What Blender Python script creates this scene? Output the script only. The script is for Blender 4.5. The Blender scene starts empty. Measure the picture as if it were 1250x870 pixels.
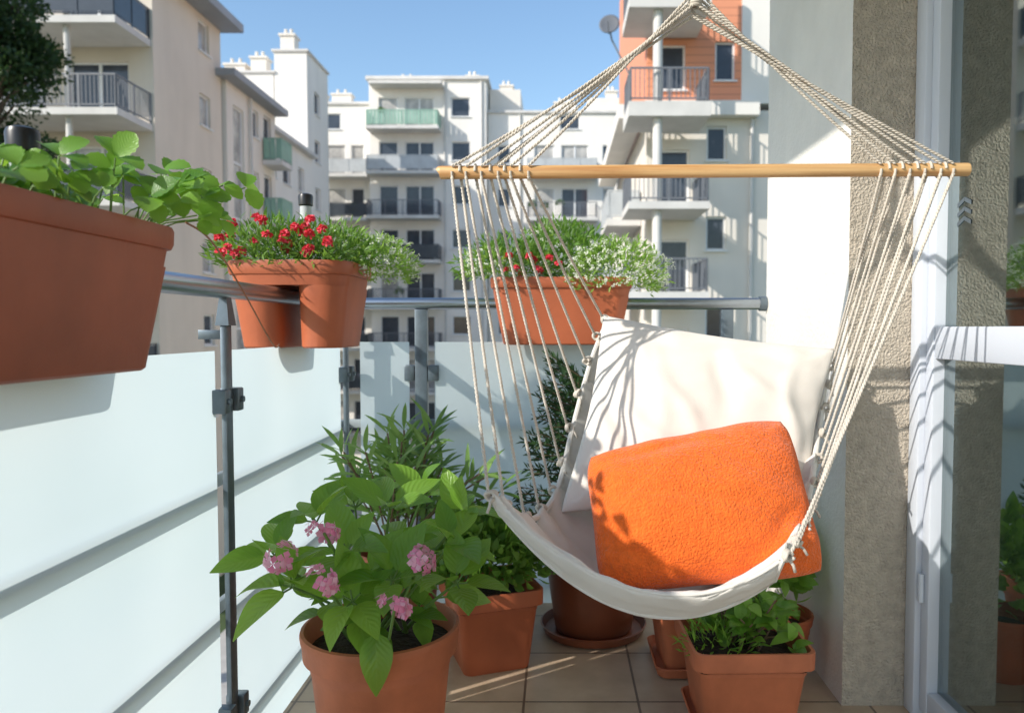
import bpy, bmesh, math, random
from mathutils import Vector, Matrix, noise
random.seed(11)
R=random.random
U=random.uniform
sc=bpy.context.scene
col=sc.collection
V=Vector
# ------------------------------------------------------------------ materials
def base(name):
    m=bpy.data.materials.new(name); m.use_nodes=True
    n=m.node_tree.nodes; l=m.node_tree.links
    return m,n,l,n['Principled BSDF'],n['Material Output']
def setin(node,key,val):
    if key in node.inputs: node.inputs[key].default_value=val
def pmat(name,c,rough=.6,var=.12,vscale=3,bump=0,bscale=50,bdist=.01,metal=0,stretch=None,sheen=0,c2=None,detail=5,streak=0,sk=(.35,.35,.06)):
    m,n,l,b,o=base(name)
    tc=n.new('ShaderNodeTexCoord'); mp=n.new('ShaderNodeMapping')
    l.new(tc.outputs['Object'],mp.inputs[0])
    if stretch: mp.inputs['Scale'].default_value=stretch
    t=n.new('ShaderNodeTexNoise'); t.inputs['Scale'].default_value=vscale; t.inputs['Detail'].default_value=detail
    t.inputs['Roughness'].default_value=.6
    l.new(mp.outputs[0],t.inputs['Vector'])
    r=n.new('ShaderNodeValToRGB'); r.color_ramp.elements[0].position=.3; r.color_ramp.elements[1].position=.7
    a=[max(0,x*(1-var)) for x in c]; d=[min(1,x*(1+var)) for x in (c2 or c)]
    r.color_ramp.elements[0].color=(*a,1); r.color_ramp.elements[1].color=(*d,1)
    l.new(t.outputs['Fac'],r.inputs[0]); colo=r.outputs[0]
    if streak:
        mp2=n.new('ShaderNodeMapping'); mp2.inputs['Scale'].default_value=sk; l.new(tc.outputs['Object'],mp2.inputs[0])
        t3=n.new('ShaderNodeTexNoise'); t3.inputs['Scale'].default_value=2.5; t3.inputs['Detail'].default_value=3; l.new(mp2.outputs[0],t3.inputs[0])
        r3=n.new('ShaderNodeValToRGB'); r3.color_ramp.elements[0].position=.3; r3.color_ramp.elements[1].position=.65
        k=1-streak; r3.color_ramp.elements[0].color=(k,k,k,1); l.new(t3.outputs[0],r3.inputs[0])
        mx=n.new('ShaderNodeMixRGB'); mx.blend_type='MULTIPLY'; mx.inputs[0].default_value=1; l.new(colo,mx.inputs[1]); l.new(r3.outputs[0],mx.inputs[2]); colo=mx.outputs[0]
    l.new(colo,b.inputs['Base Color'])
    b.inputs['Roughness'].default_value=rough; b.inputs['Metallic'].default_value=metal
    if sheen: setin(b,'Sheen Weight',sheen); setin(b,'Sheen Roughness',.4)
    if bump:
        t2=n.new('ShaderNodeTexNoise'); t2.inputs['Scale'].default_value=bscale; t2.inputs['Detail'].default_value=3
        l.new(mp.outputs[0],t2.inputs['Vector'])
        bp=n.new('ShaderNodeBump'); bp.inputs['Strength'].default_value=bump; bp.inputs['Distance'].default_value=bdist
        l.new(t2.outputs['Fac'],bp.inputs['Height']); l.new(bp.outputs[0],b.inputs['Normal'])
    return m
def leafmat(name,c1,c2,tr=(.25,.42,.04),tfac=.35,rough=.42,veins=True,vf=48.,vm=.3):
    m,n,l,b,o=base(name)
    g=n.new('ShaderNodeNewGeometry'); r=n.new('ShaderNodeValToRGB')
    r.color_ramp.elements[0].color=(*c1,1); r.color_ramp.elements[1].color=(*c2,1)
    l.new(g.outputs['Random Per Island'],r.inputs[0])
    colout=r.outputs[0]
    if veins:
        uv=n.new('ShaderNodeUVMap'); sp=n.new('ShaderNodeSeparateXYZ'); l.new(uv.outputs[0],sp.inputs[0])
        def mt(op,a,bv):
            q=n.new('ShaderNodeMath'); q.operation=op
            for i,x in enumerate((a,bv)):
                if x is None: continue
                if isinstance(x,(int,float)): q.inputs[i].default_value=x
                else: l.new(x,q.inputs[i])
            return q.outputs[0]
        x=mt('ABSOLUTE',mt('SUBTRACT',sp.outputs[0],.5),None)
        ph=mt('SUBTRACT',sp.outputs[1],mt('MULTIPLY',x,.7))
        s=mt('SINE',mt('MULTIPLY',ph,vf),None)
        v1=mt('GREATER_THAN',s,.92); v2=mt('LESS_THAN',x,.035)
        vv=mt('MAXIMUM',v1,v2)
        mx=n.new('ShaderNodeMixRGB'); mx.blend_type='MIX'
        l.new(mt('MULTIPLY',vv,vm),mx.inputs[0]); l.new(colout,mx.inputs[1]); mx.inputs[2].default_value=(.26,.42,.10,1)
        colout=mx.outputs[0]
        bp=n.new('ShaderNodeBump'); bp.inputs['Strength'].default_value=vm; bp.inputs['Distance'].default_value=.003
        l.new(s,bp.inputs['Height']); l.new(bp.outputs[0],b.inputs['Normal'])
    l.new(colout,b.inputs['Base Color']); b.inputs['Roughness'].default_value=rough
    t=n.new('ShaderNodeBsdfTranslucent')
    t.inputs[0].default_value=(*tr,1)
    mx2=n.new('ShaderNodeMixShader'); mx2.inputs[0].default_value=tfac
    l.new(b.outputs[0],mx2.inputs[1]); l.new(t.outputs[0],mx2.inputs[2]); l.new(mx2.outputs[0],o.inputs[0])
    return m
M={}
M['terra']=pmat('terracotta_plastic',(.48,.125,.052),.5,.14,4,.12,90,.003,streak=.2,sk=(3,3,1.5))
M['terrashade']=pmat('terracotta_shaded',(.33,.085,.038),.5,.16,4,.12,90,.003,streak=.25,sk=(3,3,1.5))  # darker terracotta copy: near planter's shade put into the colour, streaks are stains
M['terra2']=pmat('terracotta_clay',(.54,.16,.07),.6,.18,6,.2,120,.003,streak=.25,sk=(3,3,2))
M['brownpot']=pmat('brown_glazed',(.22,.065,.03),.35,.15,6)
M['soil']=pmat('soil',(.035,.022,.014),.95,.4,30,.9,60,.02)
M['steel']=pmat('brushed_steel',(.38,.42,.46),.3,.1,8,.1,200,.001,metal=1,stretch=(1,.1,1))
M['postgrey']=pmat('galvanised_post',(.13,.165,.195),.38,.2,20,.1,100,.001,metal=.5)
M['bar']=pmat('dark_bar',(.26,.30,.31),.5,.1,10)
M['rope']=pmat('cotton_rope',(.58,.53,.46),.9,.16,40,.3,600,.001)
M['fabric']=pmat('cotton_canvas',(.68,.655,.61),.9,.05,6,.35,420,.0012,sheen=.15)
M['cushion']=pmat('cream_cotton',(.74,.69,.63),.9,.05,5,.3,350,.0012,sheen=.15)
M['orange']=pmat('orange_terry',(.88,.15,.014),.95,.14,70,1.0,220,.006,sheen=.22)
M['black']=pmat('black_plastic',(.015,.015,.016),.35,.1)
M['wframe']=pmat('white_pvc_shaded',(.60,.64,.71),.35,.02,2)  # white door frame, its bluish part-shade put into the base colour
M['floorslab']=pmat('concrete',(.42,.40,.37),.8,.12,2,.3,40)
M['whitewall']=pmat('smooth_plaster',(.80,.77,.715),.85,.07,3,.5,90,.006,streak=.07,sk=(1,1,.4))
M['bluesh']=pmat('ceiling_plaster',(.75,.74,.72),.85,.04,2,.1,60)
M['cream']=pmat('facade_white',(.86,.82,.76),.85,.04,.35,.1,8,streak=.08)
M['cream2']=pmat('facade_cream',(.80,.74,.66),.85,.05,.35,.1,8,streak=.08)
M['beige']=pmat('facade_beige',(.73,.65,.55),.85,.05,.4,.1,8,streak=.10)
M['greyslab']=pmat('slab_grey',(.64,.62,.59),.8,.1,1)
M['roofdark']=pmat('roof_grey',(.32,.33,.35),.6,.1,1)
M['railgrey']=pmat('railing_grey',(.16,.17,.19),.5,.1,2)
M['raillight']=pmat('railing_panel_pale',(.48,.50,.51),.4,.1,2)
M['raildark']=pmat('railing_smoked',(.06,.07,.085),.2,.1,2)
M['railgreen']=pmat('railing_green',(.27,.44,.35),.5,.1,2)
M['winglass']=pmat('window_dark',(.055,.065,.085),.08,.5,.6)
M['wincurt']=pmat('window_curtained',(.34,.34,.34),.15,.4,1.2,c2=(.45,.43,.40))
M['winfr']=pmat('window_frame_white',(.80,.80,.80),.5,.05,2)
M['bark']=pmat('bark',(.12,.085,.06),.9,.3,8,.8,30,.02)
M['stem']=pmat('green_stem',(.14,.25,.06),.6,.2,20)
M['woodstem']=pmat('woody_stem',(.20,.13,.08),.8,.2,20)
M['runner']=pmat('red_runner',(.34,.15,.08),.6,.2,20)
M['pink']=leafmat('pink_petal',(.82,.20,.42),(.90,.58,.70),(.85,.4,.5),.3,.6,False)
M['red']=leafmat('red_petal',(.75,.02,.05),(.88,.12,.18),(.8,.05,.05),.3,.6,False)
M['white']=leafmat('white_petal',(.74,.80,.60),(.86,.86,.80),(.7,.75,.6),.3,.7,False)
M['hyd']=leafmat('hydrangea_leaf',(.08,.21,.022),(.24,.43,.06),(.38,.64,.07),.42,.34,vm=.22)
M['straw']=leafmat('strawberry_leaf',(.06,.18,.02),(.22,.42,.055),(.38,.64,.06),.42,.4,vf=60.,vm=.14)
M['small']=leafmat('small_leaf',(.05,.14,.02),(.17,.30,.05),(.27,.5,.06),.35,.5,False)
M['alyl']=leafmat('alyssum_leaf',(.16,.32,.045),(.30,.48,.09),(.4,.6,.1),.4,.5,False)
M['olea']=leafmat('oleander_leaf',(.08,.20,.045),(.26,.42,.11),(.35,.55,.12),.38,.4,False)
M['conif']=leafmat('conifer_needle',(.015,.05,.018),(.045,.11,.03),(.06,.15,.03),.2,.6,False)
M['treel']=leafmat('tree_leaf',(.012,.035,.012),(.04,.085,.02),(.08,.16,.03),.25,.6,False)
M['vinel']=leafmat('vine_leaf',(.05,.12,.02),(.12,.22,.04),(.2,.35,.05),.3,.6,False)
M['ground']=pmat('lawn',(.05,.08,.025),.95,.3,.5,.3,6)
M['stucco']=pmat('rough_stucco',(.54,.475,.39),.95,.18,35,1.0,150,.014)
m,n,l,b,o=base('pine_wood')
tc=n.new('ShaderNodeTexCoord'); mp=n.new('ShaderNodeMapping'); mp.inputs['Scale'].default_value=(1.2,30,30); l.new(tc.outputs['Object'],mp.inputs[0])
t=n.new('ShaderNodeTexNoise'); t.inputs['Scale'].default_value=3; t.inputs['Detail'].default_value=6; l.new(mp.outputs[0],t.inputs[0])
r=n.new('ShaderNodeValToRGB'); r.color_ramp.elements[0].color=(.42,.20,.07,1); r.color_ramp.elements[1].color=(.70,.45,.21,1)
r.color_ramp.elements[0].position=.3; r.color_ramp.elements[1].position=.65
l.new(t.outputs[0],r.inputs[0]); l.new(r.outputs[0],b.inputs['Base Color']); b.inputs['Roughness'].default_value=.45; M['wood']=m
# tiles
m,n,l,b,o=base('floor_tiles')
tc=n.new('ShaderNodeTexCoord'); mp=n.new('ShaderNodeMapping'); mp.inputs['Location'].default_value=(.387,.14,0); l.new(tc.outputs['Object'],mp.inputs[0])
br=n.new('ShaderNodeTexBrick'); br.offset=0; br.inputs['Scale'].default_value=1; br.inputs['Brick Width'].default_value=.3; br.inputs['Row Height'].default_value=.3
br.inputs['Mortar Size'].default_value=.0035; br.inputs['Mortar Smooth'].default_value=.1
br.inputs['Color1'].default_value=(.48,.365,.26,1); br.inputs['Color2'].default_value=(.55,.42,.30,1); br.inputs['Mortar'].default_value=(.18,.13,.10,1)
l.new(mp.outputs[0],br.inputs[0])
t=n.new('ShaderNodeTexNoise'); t.inputs['Scale'].default_value=9; t.inputs['Detail'].default_value=7; l.new(tc.outputs['Object'],t.inputs[0])
mx=n.new('ShaderNodeMixRGB'); mx.blend_type='MULTIPLY'; mx.inputs[0].default_value=.6; l.new(br.outputs[0],mx.inputs[1])
r=n.new('ShaderNodeValToRGB'); r.color_ramp.elements[0].color=(.6,.57,.53,1); r.color_ramp.elements[0].position=.3; r.color_ramp.elements[1].position=.65
l.new(t.outputs[0],r.inputs[0]); l.new(r.outputs[0],mx.inputs[2]); l.new(mx.outputs[0],b.inputs['Base Color']); b.inputs['Roughness'].default_value=.35
bp=n.new('ShaderNodeBump'); bp.inputs['Strength'].default_value=.6; bp.inputs['Distance'].default_value=.002; bp.invert=True
l.new(br.outputs['Fac'],bp.inputs['Height']); l.new(bp.outputs[0],b.inputs['Normal']); M['tiles']=m
# orange cladding with horizontal boards
m,n,l,b,o=base('orange_cladding')
tc=n.new('ShaderNodeTexCoord'); sp=n.new('ShaderNodeSeparateXYZ'); l.new(tc.outputs['Object'],sp.inputs[0])
mm=n.new('ShaderNodeMath'); mm.operation='MULTIPLY'; mm.inputs[1].default_value=4.0; l.new(sp.outputs[2],mm.inputs[0])
fr=n.new('ShaderNodeMath'); fr.operation='FRACT'; l.new(mm.outputs[0],fr.inputs[0])
r=n.new('ShaderNodeValToRGB'); r.color_ramp.elements[0].color=(.38,.13,.07,1); r.color_ramp.elements[1].color=(.78,.31,.17,1); r.color_ramp.elements[1].position=.14
l.new(fr.outputs[0],r.inputs[0]); l.new(r.outputs[0],b.inputs['Base Color']); b.inputs['Roughness'].default_value=.6; M['clad']=m
# frosted glass (single sheet)
m,n,l,b,o=base('frosted_glass')
tc=n.new('ShaderNodeTexCoord'); t=n.new('ShaderNodeTexNoise'); t.inputs['Scale'].default_value=1.8; t.inputs['Detail'].default_value=2; l.new(tc.outputs['Object'],t.inputs[0])
r=n.new('ShaderNodeValToRGB'); r.color_ramp.elements[0].position=.3; r.color_ramp.elements[1].position=.7
r.color_ramp.elements[0].color=(.60,.71,.745,1); r.color_ramp.elements[1].color=(.72,.82,.845,1); l.new(t.outputs[0],r.inputs[0])
tl=n.new('ShaderNodeBsdfTranslucent'); l.new(r.outputs[0],tl.inputs[0])
df=n.new('ShaderNodeBsdfDiffuse'); df.inputs[0].default_value=(.78,.88,.90,1)
gl=n.new('ShaderNodeBsdfGlossy'); gl.inputs['Roughness'].default_value=.22
x1=n.new('ShaderNodeMixShader'); x1.inputs[0].default_value=.60; l.new(df.outputs[0],x1.inputs[1]); l.new(tl.outputs[0],x1.inputs[2])
x2=n.new('ShaderNodeMixShader'); x2.inputs[0].default_value=.05; l.new(x1.outputs[0],x2.inputs[1]); l.new(gl.outputs[0],x2.inputs[2])
l.new(x2.outputs[0],o.inputs[0]); M['frost']=m
# door glass
m,n,l,b,o=base('door_glass')
tr=n.new('ShaderNodeBsdfTransparent'); tr.inputs[0].default_value=(.42,.50,.50,1)
gl=n.new('ShaderNodeBsdfGlossy'); gl.inputs['Roughness'].default_value=.025; gl.inputs[0].default_value=(.72,.80,.80,1)
x1=n.new('ShaderNodeMixShader'); x1.inputs[0].default_value=.46; l.new(tr.outputs[0],x1.inputs[1]); l.new(gl.outputs[0],x1.inputs[2]); l.new(x1.outputs[0],o.inputs[0]); M['dglass']=m
# ------------------------------------------------------------------ helpers
W={}
def reg(ob,loc): W[ob.name]=V(loc)
def empty(name,loc,label,cat,group=None):
    e=bpy.data.objects.new(name,None); e.location=loc; e.empty_display_size=.1; col.objects.link(e)
    e['label']=label; e['category']=cat
    if group: e['group']=group
    reg(e,loc); return e
def top(ob,label,cat,group=None,kind=None):
    if label: ob['label']=label
    if cat: ob['category']=cat
    if group: ob['group']=group
    if kind: ob['kind']=kind
def add(name,bm,mats,parent=None,smooth=True,origin=None,recalc=True,ang=.6):
    if recalc: bmesh.ops.recalc_face_normals(bm,faces=bm.faces)
    if smooth:
        for f in bm.faces: f.smooth=True
        for e in bm.edges:
            if len(e.link_faces)==2 and e.calc_face_angle(0)>ang: e.smooth=False
    if origin is not None: bmesh.ops.translate(bm,verts=bm.verts,vec=-V(origin))
    me=bpy.data.meshes.new(name); bm.to_mesh(me); bm.free()
    if not isinstance(mats,(list,tuple)): mats=[mats]
    for x in mats: me.materials.append(x)
    return place(name,me,parent,origin)
def place(name,me,parent=None,origin=None,rot=None):
    ob=bpy.data.objects.new(name,me); col.objects.link(ob)
    if origin is not None: ob.location=origin
    if rot is not None: ob.rotation_euler=rot
    reg(ob,origin or (0,0,0))
    if parent:
        ob.parent=parent; ob.matrix_parent_inverse=Matrix.Translation(-W[parent.name])
    return ob
def B(): return bmesh.new()
def box(bm,x0,x1,y0,y1,z0,z1,mi=0):
    vs=[bm.verts.new((x,y,z)) for x in (x0,x1) for y in (y0,y1) for z in (z0,z1)]
    for q in ((0,1,3,2),(4,6,7,5),(0,4,5,1),(2,3,7,6),(0,2,6,4),(1,5,7,3)):
        f=bm.faces.new([vs[i] for i in q]); f.material_index=mi
def bevelbox(bm,x0,x1,y0,y1,z0,z1,r=.004):
    b2=B(); box(b2,x0,x1,y0,y1,z0,z1)
    bmesh.ops.bevel(b2,geom=b2.edges[:],offset=r,segments=2,affect='EDGES',profile=.5)
    me=bpy.data.meshes.new('t'); b2.to_mesh(me); b2.free(); bm.from_mesh(me); bpy.data.meshes.remove(me)
def frame_of(d):
    d=d.normalized(); a=V((0,0,1)) if abs(d.z)<.9 else V((1,0,0))
    s=d.cross(a).normalized(); return s,s.cross(d).normalized()
def tube(bm,pts,r,seg=8,cap=True,flat=1.0):
    pts=[V(p) for p in pts]; prev=None; n=len(pts)
    s0=None
    for i,p in enumerate(pts):
        d=(pts[min(i+1,n-1)]-pts[max(i-1,0)])
        if s0 is None: s,u=frame_of(d)
        else:
            dn=d.normalized(); s=(s0-dn*s0.dot(dn)).normalized(); u=s.cross(dn).normalized()
        s0=s
        rr=r[i] if isinstance(r,(list,tuple)) else r
        ring=[bm.verts.new(p+(s*math.cos(2*math.pi*k/seg)*flat+u*math.sin(2*math.pi*k/seg))*rr) for k in range(seg)]
        if prev:
            for k in range(seg): bm.faces.new((prev[k],prev[(k+1)%seg],ring[(k+1)%seg],ring[k]))
        elif cap: bm.faces.new(ring[::-1])
        prev=ring
    if cap: bm.faces.new(prev)
def rope(bm,a,b,r,sag=0.0,pitch=.016,mid=None):
    a=V(a); b=V(b); L=(b-a).length; n=max(8,int(L/pitch*5)); d=(b-a).normalized(); s,u=frame_of(d)
    for st in range(2):
        pts=[]
        for i in range(n+1):
            t=i/n; ph=2*math.pi*(t*L/pitch)+math.pi*st
            c=a.lerp(b,t)+V((0,0,-1))*sag*4*t*(1-t)
            pts.append(c+(s*math.cos(ph)+u*math.sin(ph))*r*.5)
        tube(bm,pts,r*.64,5)
def loft(bm,rings,cb=True,ct=False,mi=0):
    prev=None; first=None
    for rg in rings:
        vs=[bm.verts.new(p) for p in rg]
        if prev:
            n=len(vs)
            for k in range(n):
                f=bm.faces.new((prev[k],prev[(k+1)%n],vs[(k+1)%n],vs[k])); f.material_index=mi
        else: first=vs
        prev=vs
    if cb: bm.faces.new(first[::-1]).material_index=mi
    if ct: bm.faces.new(prev).material_index=mi
def circ(c,r,z,n=48): return [V((c[0]+r*math.cos(2*math.pi*k/n),c[1]+r*math.sin(2*math.pi*k/n),z)) for k in range(n)]
def rrect(cx,cy,w,d,z,rad=.03,k=6):
    out=[]; rad=min(rad,w/2-.001,d/2-.001)
    for (sx,sy,a0) in ((1,1,0),(-1,1,90),(-1,-1,180),(1,-1,270)):
        for i in range(k+1):
            a=math.radians(a0+90*i/k); out.append(V((cx+sx*(w/2-rad)+rad*math.cos(a),cy+sy*(d/2-rad)+rad*math.sin(a),z)))
    return out
def rrect(cx,cy,w,d,z,rad=.03,k=6):
    out=[]; rad=min(rad,w/2-.001,d/2-.001)
    for (sx,sy,a0) in ((1,1,0),(-1,1,90),(-1,-1,180),(1,-1,270)):
        for i in range(k+1):
            a=math.radians(a0+90*i/k); out.append(V((cx+sx*(w/2-rad)+rad*math.cos(a),cy+sy*(d/2-rad)+rad*math.sin(a),z)))
    return out
def jig(v,a): return v+V((U(-a,a),U(-a,a),U(-a,a)))
def rdir(zmin=-1):
    while True:
        v=V((U(-1,1),U(-1,1),U(-1,1)))
        if .05<v.length<1:
            v.normalize()
            if v.z>=zmin: return v
def leaf(bm,p,d,up,L,Wd,seg=5,curl=.25,fold=.18,kind='o'):
    uvl=bm.loops.layers.uv.verify()
    d=V(d).normalized(); s=d.cross(up)
    if s.length<.05: s=d.cross(V((1,.2,0)))
    s.normalize(); u=s.cross(d).normalized(); p=V(p); rows=[]
    for i in range(seg+1):
        t=i/seg
        if kind=='o': w=math.sin(math.pi*min(1,t**.75))**.85 if 0<t<1 else .03
        elif kind=='s': w=(math.sin(math.pi*t**1.15)**.6*(1+(.09 if i%2 else -.06))) if 0<t<1 else .06
        else: w=math.sin(math.pi*t)**.7 if 0<t<1 else .05
        w*=Wd/2
        c=p+d*L*(t-.12*curl*t*t)-u*curl*L*t*t
        rows.append((bm.verts.new(c-s*w+u*fold*w),bm.verts.new(c),bm.verts.new(c+s*w+u*fold*w),t))
    for a,b in zip(rows,rows[1:]):
        f=bm.faces.new((a[0],a[1],b[1],b[0]))
        for lp,uv in zip(f.loops,((0,a[3]),(.5,a[3]),(.5,b[3]),(0,b[3]))): lp[uvl].uv=uv
        f=bm.faces.new((a[1],a[2],b[2],b[1]))
        for lp,uv in zip(f.loops,((.5,a[3]),(1,a[3]),(1,b[3]),(.5,b[3]))): lp[uvl].uv=uv
def floret(bm,p,nrm,r,k=4,cup=.25):
    s,u=frame_of(nrm); a0=U(0,6)
    for i in range(k):
        a=a0+2*math.pi*i/k; d=(s*math.cos(a)+u*math.sin(a)); e=nrm.cross(d)
        q=[p+nrm*.001,p+d*r*.6-e*r*.45+nrm*r*cup*.6,p+d*r+nrm*r*cup,p+d*r*.6+e*r*.45+nrm*r*cup*.6]
        bm.faces.new([bm.verts.new(x) for x in q])
def mound(bm,c,rad,n,L,Wd,kind='l',zmin=-.2,curl=.3,seg=2,shell=.45):
    for i in range(n):
        d=rdir(zmin); k=shell+(1-shell)*R()**.5
        k*=1+.22*noise.noise(V((d.x*2.5,d.y*2.5,d.z*2.5+c[0]*9)))+.12*noise.noise(V((d.x*7,d.y*7,d.z*7+c[0]*9)))
        p=V(c)+V((d.x*rad[0]*k,d.y*rad[1]*k,d.z*rad[2]*k))
        dd=(d+rdir()*.8+V((0,0,.3))).normalized(); l_=L*U(.7,1.3)
        leaf(bm,p,dd,rdir(),l_,Wd*l_/L,seg,curl,.15,kind)
# ------------------------------------------------------------------ camera / light
cam=bpy.data.cameras.new('Camera'); co=bpy.data.objects.new('Camera',cam); col.objects.link(co)
cam.sensor_width=36; cam.lens=36*930/1250; cam.shift_x=-.044; cam.shift_y=.0045; cam.clip_end=3000; cam.clip_start=.05
cam.dof.use_dof=True; cam.dof.focus_distance=1.6; cam.dof.aperture_fstop=4.5
co.location=(0,0,.98); co.rotation_euler=(math.radians(87.5),0,0); sc.camera=co
S=V((-.80,-.54,.60)).normalized()
sun=bpy.data.lights.new('Sun','SUN'); sun.energy=5.0; sun.angle=math.radians(.6); sun.color=(1,.94,.85)
so=bpy.data.objects.new('Sun',sun); so.rotation_euler=(-S).to_track_quat('-Z','Y').to_euler(); so.location=(-8,-4,10); col.objects.link(so)
w=bpy.data.worlds.new('World'); sc.world=w; w.use_nodes=True
bg=w.node_tree.nodes['Background']; sky=w.node_tree.nodes.new('ShaderNodeTexSky'); sky.sky_type='NISHITA'; sky.sun_disc=False
sky.sun_elevation=math.asin(S.z); sky.sun_rotation=math.atan2(S.x,S.y)%(2*math.pi); sky.air_density=1.25; sky.dust_density=.6; sky.ozone_density=2.5
hs=w.node_tree.nodes.new('ShaderNodeHueSaturation'); hs.inputs['Value'].default_value=1.42; hs.inputs['Saturation'].default_value=1.06
w.node_tree.links.new(sky.outputs[0],hs.inputs['Color']); w.node_tree.links.new(hs.outputs[0],bg.inputs[0]); bg.inputs[1].default_value=.15
sc.view_settings.view_transform='Standard'; sc.view_settings.look='None'; sc.view_settings.exposure=0
# ------------------------------------------------------------------ setting
bm=B(); vs=[bm.verts.new(p) for p in ((-600,-600,-9),(600,-600,-9),(600,900,-9),(-600,900,-9))]; bm.faces.new(vs)
g=add('ground',bm,M['ground'],smooth=False); g['kind']='structure'
bm=B(); box(bm,-11,0,-30,52.5,-9.1,-8.996); g=add('courtyard_pavement',bm,M['floorslab'],smooth=False); g['kind']='structure'
bm=B(); box(bm,-.70,.90,-2.2,2.68,-.02,0); g=add('floor',bm,M['tiles'],smooth=False); g['kind']='structure'
bm=B(); box(bm,-.70,.74,-2.2,2.66,-.22,-.021)
g=add('balcony_slab',bm,M['floorslab'],smooth=False); g['kind']='structure'
bm=B(); box(bm,-.75,1.6,-2.2,2.72,2.62,2.84); g=add('ceiling_slab',bm,M['bluesh'],smooth=False); top(g,'white plastered slab of the balcony above','ceiling')
wl=empty('apartment_wall',(1.0,1.9,-9),'rough beige and white plastered wall beside the balcony door','wall')
bm=B(); box(bm,.74,1.7,1.94,2.70,-9,2.615)
for f in bm.faces:
    c=f.calc_center_median(); f.material_index=1 if abs(c.x-.74)<.01 else 0
add('pilaster',bm,[M['stucco'],M['whitewall']],wl,False)
bm=B(); box(bm,.86,1.7,-2.2,.35,-9,2.615); box(bm,.862,1.7,.352,1.938,2.25,2.614); box(bm,.862,1.7,.352,1.938,-9,-.021)
add('wall',bm,M['stucco'],wl,False)
bm=B(); box(bm,1.02,4.5,-2.2,1.935,-.02,.0); box(bm,4.5,4.6,-2.2,1.935,0,2.6); box(bm,1.71,4.5,1.80,1.93,0,2.6)
add('interior_room',bm,M['beige'],wl,False)
bm=B()
n=70; pr=None
for i in range(n):
    y=.5+i*1.35/n; x=1.12+.018*math.sin(i*1.3)+.01*math.sin(i*.5)
    a=bm.verts.new((x,y,.03)); c=bm.verts.new((x,y,2.2))
    if pr: bm.faces.new((pr[0],a,c,pr[1]))
    pr=(a,c)
g=add('curtain',bm,pmat('sheer_curtain',(.13,.125,.115),.9,.1,3)); top(g,'thin grey curtain hanging behind the balcony door','curtain')
dr=empty('balcony_door',(.94,1.2,0),'white framed glazed balcony door with a middle rail','door')
bm=B(); bevelbox(bm,.898,.985,1.885,1.938,0,2.245); bevelbox(bm,.898,.985,.352,1.884,2.17,2.245); bevelbox(bm,.898,.985,.352,.42,0,2.169)
add('door_frame',bm,M['wframe'],dr)
bm=B(); bevelbox(bm,.912,.975,1.846,1.883,.02,2.165); bevelbox(bm,.914,.975,.43,1.845,.905,.983)
bevelbox(bm,.914,.975,.43,1.845,.02,.08); bevelbox(bm,.914,.975,.43,1.845,2.10,2.165); bevelbox(bm,.914,.975,.43,.50,.081,.904); bevelbox(bm,.914,.975,.43,.50,.984,2.099)
sash=add('door_sash',bm,M['wframe'],dr)
bm=B(); box(bm,.940,.946,.50,1.846,.983,2.10); add('glass_pane',bm,M['dglass'],dr,False)
bm=B(); box(bm,.940,.946,.50,1.846,.08,.905); add('glass_pane',bm,M['dglass'],dr,False)
bm=B()
for k in range(3):
    z=1.215+k*.022
    vs=[bm.verts.new((.9385,1.80-a,z+b)) for a,b in ((0,0),(.03,.012),(.03,.022),(0,.010))]; bm.faces.new(vs)
    vs=[bm.verts.new((.9385,1.77-a,z+b)) for a,b in ((.001,.012),(.03,0),(.03,.010),(.001,.022))]; bm.faces.new(vs)
add('chevron_mark',bm,M['postgrey'],dr,False)
for z in (.30,1.95):
    bm=B(); tube(bm,[(.905,1.868,z),(.905,1.868,z+.07)],.007,12); add('hinge',bm,M['wframe'],dr)
# ------------------------------------------------------------------ railing
rl=empty('balcony_railing',(-.73,2.0,0),'steel handrail with frosted glass panels around the balcony','railing')
bm=B(); tube(bm,[(-.73,y,1.065) for y in (-2.0,-1,0,1,2,2.69)],.021,20); tube(bm,[(x,2.70,1.065) for x in (-.751,-.3,.3,.735)],.0208,20)
add('handrail',bm,M['steel'],rl)
bm=B(); tube(bm,[(.715,2.70,1.065),(.739,2.70,1.065)],.026,20); add('handrail_cap',bm,M['postgrey'],rl)
for y in (-.3,.72,1.68,2.63):
    bm=B(); bevelbox(bm,-.736,-.724,y-.017,y+.017,-.14,.985,.002)
    vs=[bm.verts.new(p) for p in ((-.745,y-.02,.985),(-.715,y-.02,.985),(-.722,y-.012,1.047),(-.738,y-.012,1.047),(-.745,y+.02,.985),(-.715,y+.02,.985),(-.722,y+.012,1.047),(-.738,y+.012,1.047))]
    for q in ((0,1,2,3),(7,6,5,4),(0,4,5,1),(1,5,6,2),(2,6,7,3),(3,7,4,0)): bm.faces.new([vs[i] for i in q])
    bevelbox(bm,-.79,-.739,y-.004,y+.004,.955,.975,.001)
    add('post',bm,M['postgrey'],rl)
for x in (-.48,.60):
    bm=B(); bevelbox(bm,x-.022,x+.022,2.685,2.715,-.14,1.045,.003); add('post',bm,M['postgrey'],rl)
for (y0,y1) in ((-.27,.69),(.75,1.648),(1.712,2.60)):
    bm=B(); vs=[bm.verts.new(p) for p in ((-.741,y0,-.12),(-.741,y1,-.12),(-.741,y1,.93),(-.741,y0,.93))]; bm.faces.new(vs); add('glass_panel',bm,M['frost'],rl,False)
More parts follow.
